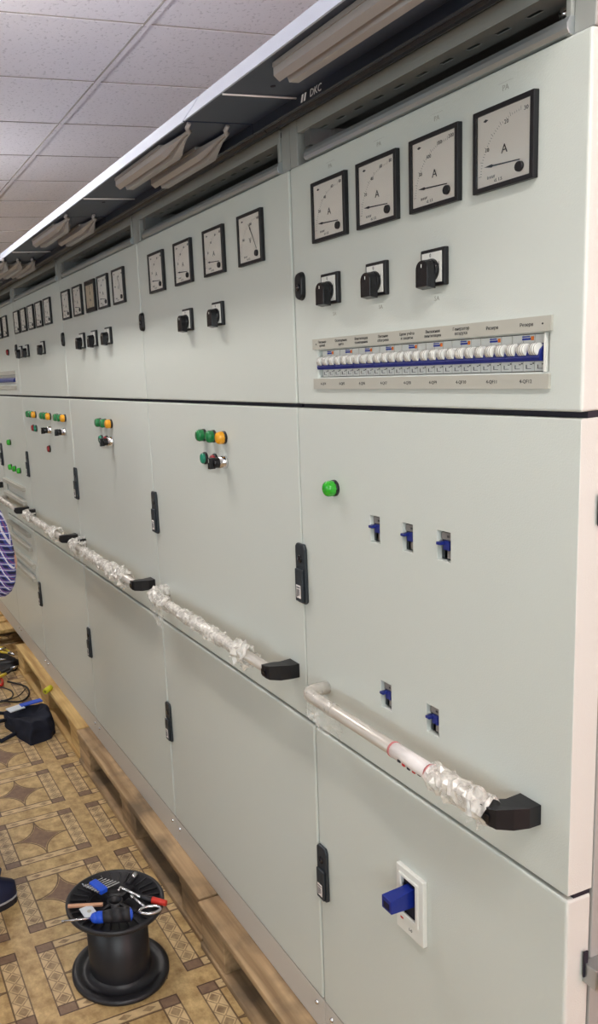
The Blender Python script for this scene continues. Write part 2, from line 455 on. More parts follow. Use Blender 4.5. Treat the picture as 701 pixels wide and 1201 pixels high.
# ------------------------------------------------------------------ prototypes of door equipment (local: door plane y=0, centre at origin)
ALLP = []
def proto(name, mb, bevel=0., kids=(), segs=2):
    o = build(name, mb, None, bevel=bevel, segs=segs, loc=(0, 0, 0))
    ALLP.append(o)
    for kn, km, kb in kids:
        k = build(kn, km, None, bevel=kb, loc=(0, 0, 0)); k.parent = o; ALLP.append(k)
    return o
def ring_frame(mb, w, h, bw, y0, y1, mt):
    return mb.panel(-w/2, w/2, -h/2, h/2, y0, y1, [(-w/2+bw, w/2-bw, -h/2+bw, h/2-bw)], mt)
def meter(nums, style='A', ang=-4, face=None):
    S = .098; h = S/2
    face = face or dialw
    fr = MB(); ring_frame(fr, S, S, .0062, -.0085, .0, black)
    dl = MB(); dl.box(-h+.005, h-.005, -.0058, -.0005, -h+.005, h-.005, face)
    U = lambda u: -h + u*S
    yk = -.0060
    if style == 'A' or style == 'V':
        cx, cz = U(.78), U(.18)
        for i in range(31):                               # scale arc
            a = math.radians(178 - i*88/30); r0, r1 = .063, (.0655 if i % 5 else .068)
            p = lambda r, w: (cx + r*math.cos(a) - w*math.sin(a), yk, cz + r*math.sin(a) + w*math.cos(a))
            dl.add([p(r0, -.0002), p(r1, -.0002), p(r1, .0002), p(r0, .0002)], [(0, 1, 2, 3)], ink)
        for (u, v), s in zip(((.23, .50), (.40, .70) if len(nums) > 3 else (.55, .76), (.62, .83) if len(nums) > 3 else (.86, .83), (.85, .86)), nums):
            dl.text(s, U(u), U(v), .0068, ink, y=yk)
        dl.text(style, U(.52), U(.45), .015, ink, y=yk)
        dl.text('0.4 kV', U(.3), U(.16), .005, ink, y=yk); dl.text('cl. 1.5', U(.42), U(.11), .0055, ink, y=yk)
        dl.add([(U(.16), yk, U(.86)), (U(.2), yk, U(.84)), (U(.25), yk, U(.86)), (U(.2), yk, U(.88))], [(0, 1, 2, 3)], ink)
        q = MB(); n = 10
        pts = [(U(.945), U(.055)), (U(.62), U(.055))] + [(U(.62)+(.02*(1-math.cos(a))) , U(.24)+.02*math.sin(a)*1.0) for a in [PI/2*i/n for i in range(n+1)]] + [(U(.945), U(.44))]
        q.prism(pts, -.0058, -.0066, 'y', dialw)
        nd = MB(); a = math.radians(180+ang); L = .058
        d = Vector((math.cos(a), 0, math.sin(a))); nn = Vector((-d.z, 0, d.x)); o = Vector((cx, -.0068, cz + .008))
        nd.add([o+nn*.0007, o+d*L*.75+nn*.0009, o+d*L*.78+nn*.002, o+d*L, o+d*L*.78-nn*.002, o+d*L*.75-nn*.0009, o-nn*.0007], [(0, 1, 2, 3, 4, 5, 6)], ink)
        kn = MB(); kn.cyl((cx, -.0062, cz), (cx, -.0096, cz), .0062, .0058, black, 16)
        kids = [('dial', dl, 0), ('needle_cover', q, 0), ('needle', nd, 0), ('zero_knob', kn, 0)]
    else:                                                 # double scale instrument
        for s in (1, -1):
            for i in range(25):
                a = math.radians(20 + i*140/24); r0, r1 = .030, .034
                p = lambda r, w: ((r*math.cos(a) - w*math.sin(a)), yk, s*(r*math.sin(a) + w*math.cos(a))*1.15)
                dl.add([p(r0, -.0004), p(r1, -.0004), p(r1, .0004), p(r0, .0004)], [(0, 1, 2, 3)], ink)
        dl.text('V', 0, .008, .014, ink, y=yk); dl.text('Hz', 0, -.012, .012, ink, y=yk)
        nd = MB().box(-.0006, .0006, -.0067, -.0062, .004, .032, ink)
        dl.box(-h+.005, h-.005, -.0064, -.003, -h+.005, -h+.014, black); dl.box(-h+.005, h-.005, -.0064, -.003, h-.014, h-.005, black)
        kids = [('dial', dl, 0), ('needle', nd, 0)]
    gl = MB(); gl.add([(-h+.006, -.0076, -h+.006), (h-.006, -.0076, -h+.006), (h-.006, -.0076, h-.006), (-h+.006, -.0076, h-.006)], [(0, 1, 2, 3)], pane)
    kids.append(('glass', gl, 0))
    return proto('panel_meter', fr, .001, kids)
M_30 = meter(['10', '20', '30']); M_150 = meter(['50', '100', '150', '200']); M_60 = meter(['20', '40', '60', '80'])
M_V = meter(['100', '200', '400'], 'V', ang=-60)
M_D = meter([], 'D', face=dialbeige)

def cam_switch():
    b = MB(); b.box(-.0245, .0245, -.008, 0, -.0255, .0255, black)
    pl = MB(); pl.box(-.0195, .0195, -.0095, -.008, -.0205, .0205, white_p)
    pl.text('0', -.002, .0165, .007, ink, y=-.0098); pl.text('1', .0155, .004, .007, ink, y=-.0098)
    k = MB(); k.cyl((0, -.0095, -.004), (0, -.015, -.004), .0165, .0155, blackg, 24)
    prof = [(-.0135, -.029)] + [(.0135*math.cos(a), -.002 + .0135*math.sin(a)) for a in [PI*i/10 for i in range(10, -1, -1)]] + [(.0135, -.029)]
    k.prism(prof, -.0135, -.027, 'y', blackg, taper=.88)
    k.box(-.0007, .0007, -.0275, -.0265, .000, .005, white_p)
    return proto('cam_switch', b, .0015, [('legend_plate', pl, 0), ('knob', k, .0012)])
SW = cam_switch()
def pilot(lens, name='indicator_lamp', deep=.02, r=.0135):
    b = MB(); b.lathe([(0, 0), (.0148, 0), (.0148, -.004), (.0135, -.006), (0, -.006)], (0, 0, 0), 'y', black, 24)
    l = MB(); l.lathe([(r, -.005), (r, -deep*.72), (r*.93, -deep*.92), (r*.72, -deep), (0, -deep)], (0, 0, 0), 'y', lens, 28)
    for i in range(12):
        a = 2*PI*i/12; l.cbox((math.cos(a)*r, -deep*.45, math.sin(a)*r), (.0012, deep*.6, .0012), lens, Matrix.Rotation(-a, 3, 'Y'))
    return proto(name, b, 0, [('lens', l, 0)])
L_G, L_GB, L_A = pilot(green_l), pilot(green_b), pilot(amber_l)
B_T, B_R = pilot(teal_l, 'push_button', .012, .0125), pilot(red_l, 'push_button', .012, .0125)
def selector():
    b = MB(); b.lathe([(0, 0), (.0155, 0), (.0155, -.005), (.0135, -.008), (.0125, -.018), (0, -.018)], (0, 0, 0), 'y', chrome, 28)
    k = MB(); k.lathe([(.0118, -.018), (.0115, -.03), (.0105, -.032), (0, -.032)], (0, 0, 0), 'y', blackg, 24)
    k.box(-.0055, .0055, -.042, -.028, -.0125, .0125, blackg); k.box(-.0006, .0006, -.0424, -.0415, .002, .011, white_p)
    return proto('selector_switch', b, 0, [('knob', k, .001)])
SEL = selector()
def swing_handle():
    b = MB(); zs = [-.060, -.055, -.03, 0, .05, .056, .060]; 
    out = [(-.014, -.060), (.012, -.060), (.0175, -.055), (.0175, -.040), (.0165, .050), (.012, .060), (-.012, .060), (-.0175, .054), (-.0175, -.054)]
    b.prism(out, 0, -.007, 'y', handle_m)
    g = MB(); g.prism([(-.013, -.056), (.0125, -.056), (.0135, .010), (-.013, .010)], -.007, -.0125, 'y', handle_m)
    c = MB(); c.lathe([(0, -.0065), (.0075, -.0065), (.0075, -.0085), (.005, -.009), (0, -.0078)], (0, 0, .030), 'y', blackg, 20)
    c.box(-.0008, .0008, -.0095, -.0085, .026, .034, chrome)
    l = MB(); l.box(-.0075, .0075, -.0132, -.0125, -.048, -.022, sticker)
    for i in range(3): l.box(-.0055+i*.004, -.0035+i*.004, -.0135, -.0132, -.046+i*.002, -.030, ink)
    l.box(-.006, .006, -.0135, -.0132, -.0275, -.0255, ink)
    return proto('swing_handle', b, .002, [('grip', g, .002), ('key_cylinder', c, 0), ('maker_badge', l, 0)])
HND = swing_handle()
def oval_lock():
    pts = ellipse(0, .013, .0125, .0125, 10, 0, PI) + ellipse(0, -.013, .0125, .0125, 10, PI, 2*PI)
    b = MB().prism(pts, 0, -.009, 'y', black, taper=.88)
    k = MB().lathe([(0, -.0085), (.0062, -.0085), (.0062, -.0105), (.004, -.011), (0, -.010)], (0, 0, -.002), 'y', blackg, 18)
    k.box(-.0034, .0034, -.0112, -.0102, -.0032, -.0012, chrome)
    return proto('door_lock', b, .0015, [('key_slot', k, 0)])
LCK = oval_lock()
def small_breaker():                                      # what shows behind each slot in the door
    b = MB(); b.box(-.0122, .0122, .008, .06, -.0215, .0215, handle_m); b.box(-.004, .0105, .006, .0085, -.019, -.007, lampbase); b.box(-.004, .001, .006, .0085, -.019, .004, lampbase)
    b.box(-.0115, .0115, .006, .0085, .009, .0195, lampbase)
    b.text('80', .003, .014, .005, ink, y=.0058)
    t = MB(); t.box(-.004, .009, .002, .012, -.006, .008, blue_p); t.box(-.010, -.001, -.006, .006, .002, .0065, blue_p)
    return proto('moulded_breaker', b, 0, [('toggle', t, .0008)])
MCCB = small_breaker()
def pole3():
    P = .0545
    b = MB(); b.box(-P/2, P/2-.0004, .008, .05, -.0225, .0225, white_p)
    for i in range(3): b.box(-P/2+.018*i+.0173, -P/2+.018*i+.0177, .0075, .0085, -.0225, .0225, labelgrey)
    bl = MB(); bl.prism([(.008, -.0105), (-.003, -.0095), (-.0045, -.005), (-.001, .004), (.008, .0115)], -P/2, P/2-.0006, 'x', blue_p)
    k = [('blue_band', bl, 0)]
    for i in range(3):
        x = -P/2 + .009 + .0181*i; t = MB()
        t.prism(ellipse(-.001, .0045, .0072, .0078, 14), x-.0056, x+.0056, 'x', white_p, smooth=True)
        for d in (-.0035, .0, .0035): t.prism(ellipse(-.0011, .0045, .0074, .008, 14), x+d-.0003, x+d+.0003, 'x', lampbase)
        k.append(('toggle', t, 0))
    pr = MB(); pr.box(-.0115, .0015, .0072, .008, .016, .0185, blue_ink); pr.box(.0025, .0065, .0072, .008, .0155, .0205, orange_ink)
    pr.box(-.0115, .0, .0072, .008, .0195, .0210, blue_ink)
    for i in range(3):
        x = -P/2 + .009 + .018*i
        pr.box(x-.0045, x-.0040, .0072, .008, -.019, -.0145, ink); pr.box(x+.002, x+.0045, .0072, .008, -.0145, -.0135, ink)
        pr.box(x-.0045, x+.003, .0072, .008, -.0195, -.0190, ink); pr.box(x+.006, x+.0075, .0072, .008, -.0135, -.012, ink)
    k.append(('printing', pr, 0))
    return proto('circuit_breaker', b, 0, k)
BRK = pole3()

# ------------------------------------------------------------------ cabinets
ZP, ZPT = .145, .227
Z_L0, Z_L1, Z_M0, Z_M1, Z_U0, Z_U1 = .232, .8585, .8665, 1.4905, 1.4985, 1.913
def rail_set(par, x0, x1, z, texts_top=(), texts_bot=(), toggles=True, d=.004):
    """window strip of modular breakers between two label rails, centre height z"""
    c = MB(); c.box(x0, x1, -d, 0, z+.0255, z+.0435, labelgrey)
    p = (x1-x0)/9.2
    for i, s in enumerate(texts_top):
        rows = s.split('\n'); xx = x0 + p*(i+.55)
        for j, r in enumerate(rows): c.text(r, xx, z+.0345 + (len(rows)-1)*.003 - j*.006, .0062, ink, y=-.0042)
    for xx in (x0+.012, x1-.012): c.cyl((xx, -.0045, z+.0345), (xx, -.0035, z+.0345), .0012, None, ink, 8)
    build('label_rail', c, par, .0008)
    c = MB(); c.box(x0, x1-.002, -d, 0, z-.0435, z-.0255, labelgrey)
    for i, s in enumerate(texts_bot): c.text(s, x0 + p*(i+.55), z-.0345, .0064, ink, y=-.0042)
    build('label_rail', c, par, .0008)
    n = int((x1-x0-.012)/.0545)
    for i in range(n):
        if toggles: put(BRK, par, (x0 + .013 + .0545*(i+.5), 0, z))
        elif True:
            o = BRK.copy(); C.objects.link(o); o.parent = par; o.location = Vector((x0 + .013 + .0545*(i+.5), 0, z)) - worldloc(par)
            if d < .01: q = BRK.children[0].copy(); C.objects.link(q); q.parent = o
    e = MB(); e.box(x1-.0125, x1-.0095, -.001, .02, z-.0235, z+.0235, white_p); build('end_cap', e, par)

def crumple(path, r, amp, seed, nseg=14, mt=film, fine=55):
    P = []; pts = [Vector(p) for p in path]
    L = sum((pts[i+1]-pts[i]).length for i in range(len(pts)-1)); n = max(8, int(L/.006)); 
    for k in range(n+1):
        d = L*k/n; i = 0
        while i < len(pts)-2 and d > (pts[i+1]-pts[i]).length: d -= (pts[i+1]-pts[i]).length; i += 1
        P.append(pts[i].lerp(pts[i+1], min(1, d/(pts[i+1]-pts[i]).length)))
    def rf(i, k):
        a = 2*PI*k/nseg; q = Vector((P[i].x*fine, math.cos(a)*2+seed, math.sin(a)*2))
        return r + amp*(abs(noise.noise(q))*1.6 + .5*abs(noise.noise(q*2.7)))*(1 if i % 2 else .8)
    return MB().tube(P, r, mt, nseg, rf, smooth=False, caps=False)
def flap(x0, x1, z0, z1, y, seed, amp=.012):
    """hanging scrap of crumpled film"""
    mb = MB(); nx, nz = 16, 12; v = []
    for j in range(nz+1):
        for i in range(nx+1):
            u, w = i/nx, j/nz; q = Vector((u*4+seed, w*4, seed*.7))
            sag = .25*math.sin(PI*u)
            edge = (1-w)*noise.noise(Vector((u*5, seed, 3)))*.35
            x = x0 + (x1-x0)*(u*.86+.07*(1-w) + .05*noise.noise(q)); z = z1 - (z1-z0)*((1-w)*(.75+sag+edge))
            v.append((x, y + amp*noise.noise(q*1.9) + .004*math.sin(u*9+seed), z))
    mb.add(v, [(j*(nx+1)+i, j*(nx+1)+i+1, (j+1)*(nx+1)+i+1, (j+1)*(nx+1)+i) for j in range(nz) for i in range(nx)], film_thin)
    return mb
def handrail(par, x0, x1, z=.960, wraps=(), flaps=(), stick=None, seed=0, left_black=False):
    yb = -.050; r = .0115
    path = [(x0, 0, z), (x0, yb*.55, z)] + [(x0+.022*(1-math.cos(a)), yb*.55+yb*.45*math.sin(a), z) for a in [PI/2*i/6 for i in range(1, 7)]] + [(x0+.1, yb, z), (x1-.04, yb, z)]
    b = MB(); b.tube(path, r, tube_m, 16)
    o = build('handrail', b, par)
    # right bracket: chunky faceted black block reaching from the door to the rail
    k = MB(); 
    prof = [(x1, .0), (x1, -.020), (x1-.007, -.040), (x1-.018, -.060), (x1-.026, -.064), (x1-.043, -.064), (x1-.043, -.037), (x1-.036, -.026), (x1-.036, 0)]
    n = len(prof); v = []
    hs = [.0145, .0145, .016, .0145, .0125, .012, .012, .013, .0145]
    for (x, y), h in zip(prof, hs): v.append((x, y, z-h))
    for (x, y), h in zip(prof, hs): v.append((x, y, z+h))
    k.add(v, [(i, (i+1) % n, n+(i+1) % n, n+i) for i in range(n)] + [tuple(range(n-1, -1, -1)), tuple(range(n, 2*n))], black)
    k.box(x1-.040, x1-.024, -.0672, -.066, z-.007, z+.005, blackg)
    build('end_bracket', k, o, .003)
    if left_black: build('end_bracket', MB().box(x0-.018, x0+.018, -.034, 0, z-.018, z+.018, black), o, .004)
    for (a, b2, rr, am) in wraps:
        if a == 'bend': w = crumple(path[:9] + [(b2, yb, z)], rr, am, seed+3, mt=film if am > .005 else film_thin)
        else: w = crumple([(a, yb, z), (b2, yb, z-.002)], rr, am, seed+a*9)
        build('film_wrap', w, o)
    for i, f in enumerate(flaps): build('film_scrap', flap(*f, seed+i*2.3), o)
    if stick:
        s = MB(); s.cyl((stick[0], yb, z), (stick[1], yb, z), r+.0012, None, sticker, 20)
        for q in (stick[0]+.001, stick[1]-.009): s.cyl((q, yb, z), (q+.004, yb, z), r+.0018, None, mat('pink_tape_%d' % random.randint(0, 9999), (196, 120, 120), rough=.5), 20)
        for i in range(5):
            a = math.radians(200+i*14); q = Vector((0, math.cos(a), math.sin(a)))
            s.cbox(Vector((stick[0]+.03+.009*i, yb, z)) + q*(r+.0016), (.006, .002, .004), red_ink if i % 2 else ink)
        build('paper_label', s, o)
    return o

def cabinet(idx, u0, u1, l0, l1, label, up=(), mid=(), low=(), z_m0=Z_M0, group='switchgear cabinets in the row'):
    g = .0024
    t = empty('switchgear_cabinet', ((u0+u1)/2, .3, ZP), label, 'electrical cabinet', group)
    # carcass: plinth, posts, sides, back, shelf behind the doors
    p = MB(); p.box(l0+.001, l1-.001, .002, .60, ZP, ZPT, plinth_p)
    build('plinth', p, t, .0015)
    for x in (l0+.028, l1-.028):
        build('plinth_bolt', MB().lathe([(0, -.0035), (.004, -.003), (.0055, 0), (.0055, .003)], (x, 0, ZP+.06), 'y', chrome, 14), t)
    for x in (u0+.003, u1-.035):
        for y0_, y1_ in ((.045, .075), (.55, .583)): build('frame_post', MB().box(x, x+.032, y0_, y1_, ZPT, 1.986, frame_p), t, .002)
    s = MB(); s.box(u0+.001, u0+.0025, .076, .58, ZPT, 1.985, frame_p); s.box(u1-.0025, u1-.001, .076, .58, ZPT, 1.985, frame_p)
    s.box(u0+.003, u1-.003, .585, .60, ZPT, 1.985, frame_p); s.box(u0, u1, .03, .58, 2.0, 2.004, frame_p)
    build('body_panels', s, t)
    m = MB(); m.box(u0+.006, u1-.006, .085, .09, .24, 1.905, dark_in); build('mounting_plate', m, t)
    for za, zb in ((1.4908, 1.4982), (z_m0-.0072, z_m0-.0003), (ZPT+.0003, Z_L0-.0003)):
        a, b = (u0, u1) if za > 1 else (max(u0, l0), min(u1, l1))
        build('gasket', MB().box(a+.004, b-.004, .012, .04, za, zb, dark_in), t)
    # doors
    build('upper_door', MB().panel(u0+g, u1-g, Z_U0, Z_U1, 0, .042, up, paint), t, .0035, 3)
    build('middle_door', MB().panel(u0+g, u1-g, z_m0, Z_M1, 0, .042, mid, paint), t, .0028, 3)
    build('lower_door', MB().panel(l0+g, l1-g, Z_L0, z_m0-.0075, 0, .042, low, paint), t, .0045, 3)
    # head: rail over the door, side uprights, perforated beam, black cap, canopy
    r = MB(); x0, x1 = u0+.058, u1-.03
    r.prism([(.006, 1.914), (-.003, 1.915), (-.006, 1.920), (-.006, 1.926), (-.001, 1.933), (.007, 1.934)], x0, x1, 'x', rail_m)
    build('top_rail', r, t, .0008)
    for a, b, c_, d in ((u0+.002, u0+.026, .002, 1.990), (u1-.030, u1-.002, .004, 1.990), (u1-.038, u1-.0302, .0, 1.975)):
        build('head_upright', MB().box(a, b, c_, .029, 1.9135, d, frame_p), t, .0015)
    be = MB(); be.box(u0+.03, u1-.03, .0005, .0035, 1.966, 1.988, frame_p)
    nh = int((u1-u0-.08)/.05); tmp = MB()
    tmp.panel(u0+.03, u1-.03, .002, .052, 1.966, 1.9668, [(u0+.06+.05*i, u0+.082+.05*i, .024, .031) for i in range(nh)], frame_p)
    be.add([(a, c_, b) for a, b, c_ in tmp.v], tmp.f, frame_p)
    be.box(u0+.03, u1-.03, .050, .052, 1.966, 1.988, frame_p); be.box(u0+.03, u1-.03, .004, .050, 1.980, 1.984, dark_in)  # dark sheet above the holes paints in the shade inside the beam
    build('perforated_beam', be, t, .0008)
    build('bracket', MB().box(u0+.045, u0+.06, .006, .05, 1.94, 1.966, galv), t); bk = MB(); bk.lathe([(0, -.006), (.007, -.004), (.008, .004), (0, .006)], (u1-.055, .02, 1.946), 'y', chrome, 16)
    bk.cyl((u1-.055, .02, 1.946), (u1-.055, .05, 1.946), .004, None, galv, 10)
    build('eye_bolt', bk, t)
    cap = MB(); cap.prism([(-.082, 1.985), (-.082, 1.9645), (-.078, 1.9625), (-.060, 1.971), (-.055, 1.967), (-.036, 1.9765), (-.031, 1.975), (.0, 1.9885), (.0, 2.018), (-.070, 2.018)], l0+.001, l1-.001, 'x', cap_p)
    build('cap_profile', cap, t)
    if idx in (1,):
        lg = MB(); lg.text('DKC', -1.118, 1.9722, .0150, sticker, y=-.0823, shear=.2)
        lg.prism([(-1.150, 1.967), (-1.146, 1.967), (-1.142, 1.9775), (-1.146, 1.9775)], -.0828, -.0822, 'y', sticker)
        lg.prism([(-1.158, 1.967), (-1.154, 1.967), (-1.150, 1.9775), (-1.154, 1.9775)], -.0828, -.0822, 'y', sticker)
        build('maker_logo', lg, t)
    ca = MB(); ca.box(l0+.003, l1-.003, -.210, -.082, 1.980, 1.982, canopy_p)
    for x in (l0+.18, l1-.18): ca.cyl((x, -.145, 1.9792), (x, -.145, 1.981), .004, None, dark_in, 12)
    co = build('canopy', ca, t)
    li = MB(); li.prism([(-.2125, 1.9795), (-.2095, 1.979), (-.1765, 2.0195), (-.179, 2.0215)], l0+.0035, l1-.0035, 'x', lip_p)
    li.box(l0+.003, l1-.003, -.178, .6, 2.0195, 2.0215, lip_p)
    build('canopy_lip', li, co)
    ro = MB(); ro.cyl((l0+.141 if idx == 1 else l0+.225, -.209, 1.978), (l0+.141 if idx == 1 else l0+.225, -.082, 1.978), .0014, None, sticker, 8)  # thin pale line across the canopy underside
    build('canopy_pale_line', ro, co)
    return t

C1 = (-1.335, -.706, -1.313, -.706); C2 = (-2.120, -1.335, -2.121, -1.313); C3 = (-2.920, -2.120, -2.918, -2.121)
C4 = (-3.721, -2.920, -3.732, -2.918); C5 = (-4.335, -3.721, -4.335, -3.732); C6 = (-5.135, -4.335, -5.135, -4.335); C7 = (-5.935, -5.135, -5.935, -5.135)

ZS = 1.5695
slots = [(-1.1175, -1.0925, 1.272, 1.317), (-1.035, -1.010, 1.272, 1.317), (-.9545, -.9265, 1.273, 1.318), (-1.0965, -1.069, .985, 1.032), (-.981, -.953, .987, 1.0335)]
cab1 = cabinet(1, *C1, 'nearest light grey cabinet, with four ammeters, a strip of breakers and five small door slots',
               up=[(-1.2605, -.7585, ZS-.0235, ZS+.0235)], mid=slots, low=[(-1.032, -1.001, .640, .700)])
rail_set(cab1, -1.2705, -.7515, ZS,
         ['Питание\nцепей', 'Освещение\nщита', 'Вентиляция\nпомещения', 'Питание\nобогрева', 'Цепи учёта\nи защиты', 'Вытяжная\nвентиляция', 'Генератор\nвоздуха', 'Резерв', 'Резерв'],
         ['4-QF%d' % i for i in range(4, 13)])
for x, M in zip((-1.2065, -1.0785, -.952, -.827), (M_60, M_60, M_150, M_30)): put(M, cab1, (x, 0, 1.8225))
for x in (-1.2085, -1.082, -.953): put(SW, cab1, (x, 0, 1.694))
put(LCK, cab1, (-1.3045, 0, 1.7085)); put(HND, cab1, (-1.334, 0, 1.170)); put(HND, cab1, (-1.293, 0, .547))
put(L_GB, cab1, (-1.219, 0, 1.3515))
for a, b, c, d in slots: put(MCCB, cab1, ((a+b)/2, 0, (c+d)/2))
for x, z, tx in ((-1.207, 1.889, 'PA'), (-1.078, 1.889, 'PA'), (-.952, 1.889, 'PA'), (-.83, 1.889, 'PA'), (-1.205, 1.652, 'SA'), (-1.08, 1.652, 'SA'), (-.953, 1.652, 'SA')):
    pm = MB().text(tx, x, z, .009, pencil, y=-.0002); pm.box(x-.012, x+.012, -.0003, -.0001, z+.0066, z+.0068, pencil)
    build('pencil_mark', pm, cab1)
handrail(cab1, -1.262, -.754, .960, wraps=[('bend', -1.17, .0122, .0022), (-.905, -.785, .0165, .009)],
         flaps=[(-1.26, -1.13, .905, .966, -.052), (-.85, -.79, .925, .965, -.055)], stick=(-1.00, -.905), seed=1)
# isolator on the lower door
iso = MB(); iso.panel(-1.051, -.982, .596, .718, -.009, 0, [(-1.038, -.995, .628, .704)], white_p)
iso.panel(-1.0415, -.9915, .6245, .7075, -.0125, -.009, [(-1.034, -.999, .634, .702)], white_p)
io = build('isolator_switch', iso, cab1, .0015)
build('opening', MB().box(-1.038, -.995, -.003, .02, .628, .704, dark_in), io)
lv = MB(); v = [(-1.026, -.004, .656), (-1.008, -.004, .656), (-1.008, -.004, .690), (-1.026, -.004, .690), (-1.030, -.055, .660), (-1.005, -.055, .660), (-1.005, -.055, .683), (-1.030, -.055, .683)]
lv.add(v, [(3,2,1,0),(4,5,6,7),(0,1,5,4),(1,2,6,5),(2,3,7,6),(3,0,4,7)], blueh); lv.box(-1.025, -1.010, -.0557, -.055, .664, .676, mat('dark_blue', (8, 14, 50)))
build('lever', lv, io, .002)
build('red_mark', MB().box(-1.040, -1.033, -.0096, -.009, .618, .627, red_ink).text('I-0', -1.014, .609, .008, ink, y=-.0093), io)
sb = MB(); sb.cbox((-.698, .045, .745), (.022, .03, .03), galv); sb.box(-.702, -.684, .032, .040, .735, .757, galv); sb.box(-.702, -.684, .050, .058, .735, .757, galv)
sb.cyl((-.69, .045, .745), (-.680, .045, .745), .005, None, chrome, 12); build('side_connector', sb, cab1, .001)
for z_ in (1.36, .74): build('frame_slot', MB().box(-.7055, -.7035, .027, .034, z_, z_+.038, dark_in), cab1)

cab2 = cabinet(2, *C2, 'second cabinet from the near end, with four meters and one six-button cluster')
for x, M in zip((-1.980, -1.812, -1.646, -1.481), (M_60, M_60, M_60, M_V)): put(M, cab2, (x, 0, 1.820))
for x in (-1.803, -1.640): put(SW, cab2, (x, 0, 1.6885))
def cluster(par, dx):
    for x, L in ((-1.757, L_G), (-1.703, L_G), (-1.650, L_A)): put(L, par, (x+dx, 0, 1.418))
    put(B_T, par, (-1.756+dx, 0, 1.363)); put(B_R, par, (-1.703+dx, 0, 1.363)); put(SEL, par, (-1.652+dx, 0, 1.3625))
cluster(cab2, 0)
put(LCK, cab2, (-2.108, 0, 1.706)); put(HND, cab2, (-2.107, 0, 1.182)); put(HND, cab2, (-2.112, 0, .548))
handrail(cab2, -2.060, -1.362, .960, wraps=[('bend', -1.93, .0145, .010), (-1.84, -1.62, .0132, .007), (-1.535, -1.475, .014, .018), (-1.62, -1.53, .0125, .003), (-1.93, -1.84, .0125, .003)],
         flaps=[(-2.06, -1.96, .885, .966, -.052), (-1.54, -1.48, .925, .96, -.052)], seed=4)

cab3 = cabinet(3, *C3, 'third cabinet from the near end, whose meter row has a double-scale instrument in the middle')
for x, M in zip((-2.836, -2.692, -2.546, -2.417, -2.274), (M_60, M_60, M_D, M_150, M_V)): put(M, cab3, (x, 0, 1.819))
for x in (-2.675, -2.540, -2.398): put(SW, cab3, (x, 0, 1.687))
cluster(cab3, -.80)
put(LCK, cab3, (-2.918, 0, 1.705)); put(HND, cab3, (-2.907, 0, 1.178)); put(HND, cab3, (-2.914, 0, .553))
handrail(cab3, -2.865, -2.155, .960, wraps=[('bend', -2.76, .016, .013), (-2.72, -2.42, .0135, .009), (-2.42, -2.26, .017, .016)],
         flaps=[(-2.86, -2.76, .91, .966, -.052), (-2.34, -2.26, .92, .96, -.052)], seed=8, left_black=True)

cab4 = cabinet(4, *C4, 'fourth cabinet from the near end, with five meters above three trios of coloured lamps')
for x in (-3.652, -3.516, -3.375, -3.238, -3.10): put(M_60, cab4, (x, 0, 1.820))
for x in (-3.625, -3.500, -3.222): put(SW, cab4, (x, 0, 1.690))
for x in (-3.53, -3.275, -3.05):
    for d, L in ((-.05, L_G), (0, L_G), (.055, L_A)): put(L, cab4, (x+d, 0, 1.418))
put(B_R, cab4, (-3.53, 0, 1.358)); put(B_T, cab4, (-3.48, 0, 1.358)); put(SEL, cab4, (-3.225, 0, 1.363)); put(SEL, cab4, (-3.01, 0, 1.366)); put(B_R, cab4, (-3.275, 0, 1.283))
put(LCK, cab4, (-3.72, 0, 1.703)); put(HND, cab4, (-3.714, 0, 1.182)); put(HND, cab4, (-3.714, 0, .556))
handrail(cab4, -3.67, -2.96, .960, wraps=[('bend', -3.50, .0145, .010), (-3.48, -3.15, .0135, .004), (-3.15, -3.06, .018, .016)], flaps=[(-3.16, -3.07, .93, .96, -.052)], seed=11, left_black=True)

cab5 = cabinet(5, *C5, 'fifth cabinet from the near end, with breaker strips above and below its rail',
               up=[(-4.29, -3.81, ZS-.0235, ZS+.0235)], mid=[(-4.30, -3.84, .9915, 1.0385)], low=[(-4.30, -3.82, .7665, .8135), (-4.30, -3.78, .6215, .6685)])
for x in (-4.19, -4.05, -3.915): put(M_60, cab5, (x, 0, 1.820))
put(B_R, cab5, (-3.912, 0, 1.70)); put(L_GB, cab5, (-4.08, 0, 1.262))
for x in (-4.11, -4.01, -3.905): put(L_GB, cab5, (x, 0, 1.134))
rail_set(cab5, -4.30, -3.80, ZS, toggles=False); rail_set(cab5, -4.31, -3.83, 1.015, toggles=False, d=.018)
rail_set(cab5, -4.31, -3.81, .790, toggles=False, d=.018); rail_set(cab5, -4.31, -3.77, .645, toggles=False, d=.018)
put(LCK, cab5, (-4.333, 0, 1.703)); put(HND, cab5, (-4.330, 0, 1.182)); put(HND, cab5, (-4.330, 0, .556))
handrail(cab5, -4.29, -3.79, .955, wraps=[('bend', -3.95, .0135, .003)], seed=15)

cab6 = cabinet(6, *C6, 'farthest cabinet of the row partly hidden behind the person in the plaid shirt', z_m0=.898)
for x in (-4.95, -4.80, -4.65, -4.48): put(M_60, cab6, (x, 0, 1.820))
put(LCK, cab6, (-5.13, 0, 1.703)); put(HND, cab6, (-5.12, 0, 1.182))
handrail(cab6, -5.08, -4.40, 1.01, wraps=[('bend', -4.9, .0135, .003)], seed=17)

for o in ALLP: bpy.data.objects.remove(o)

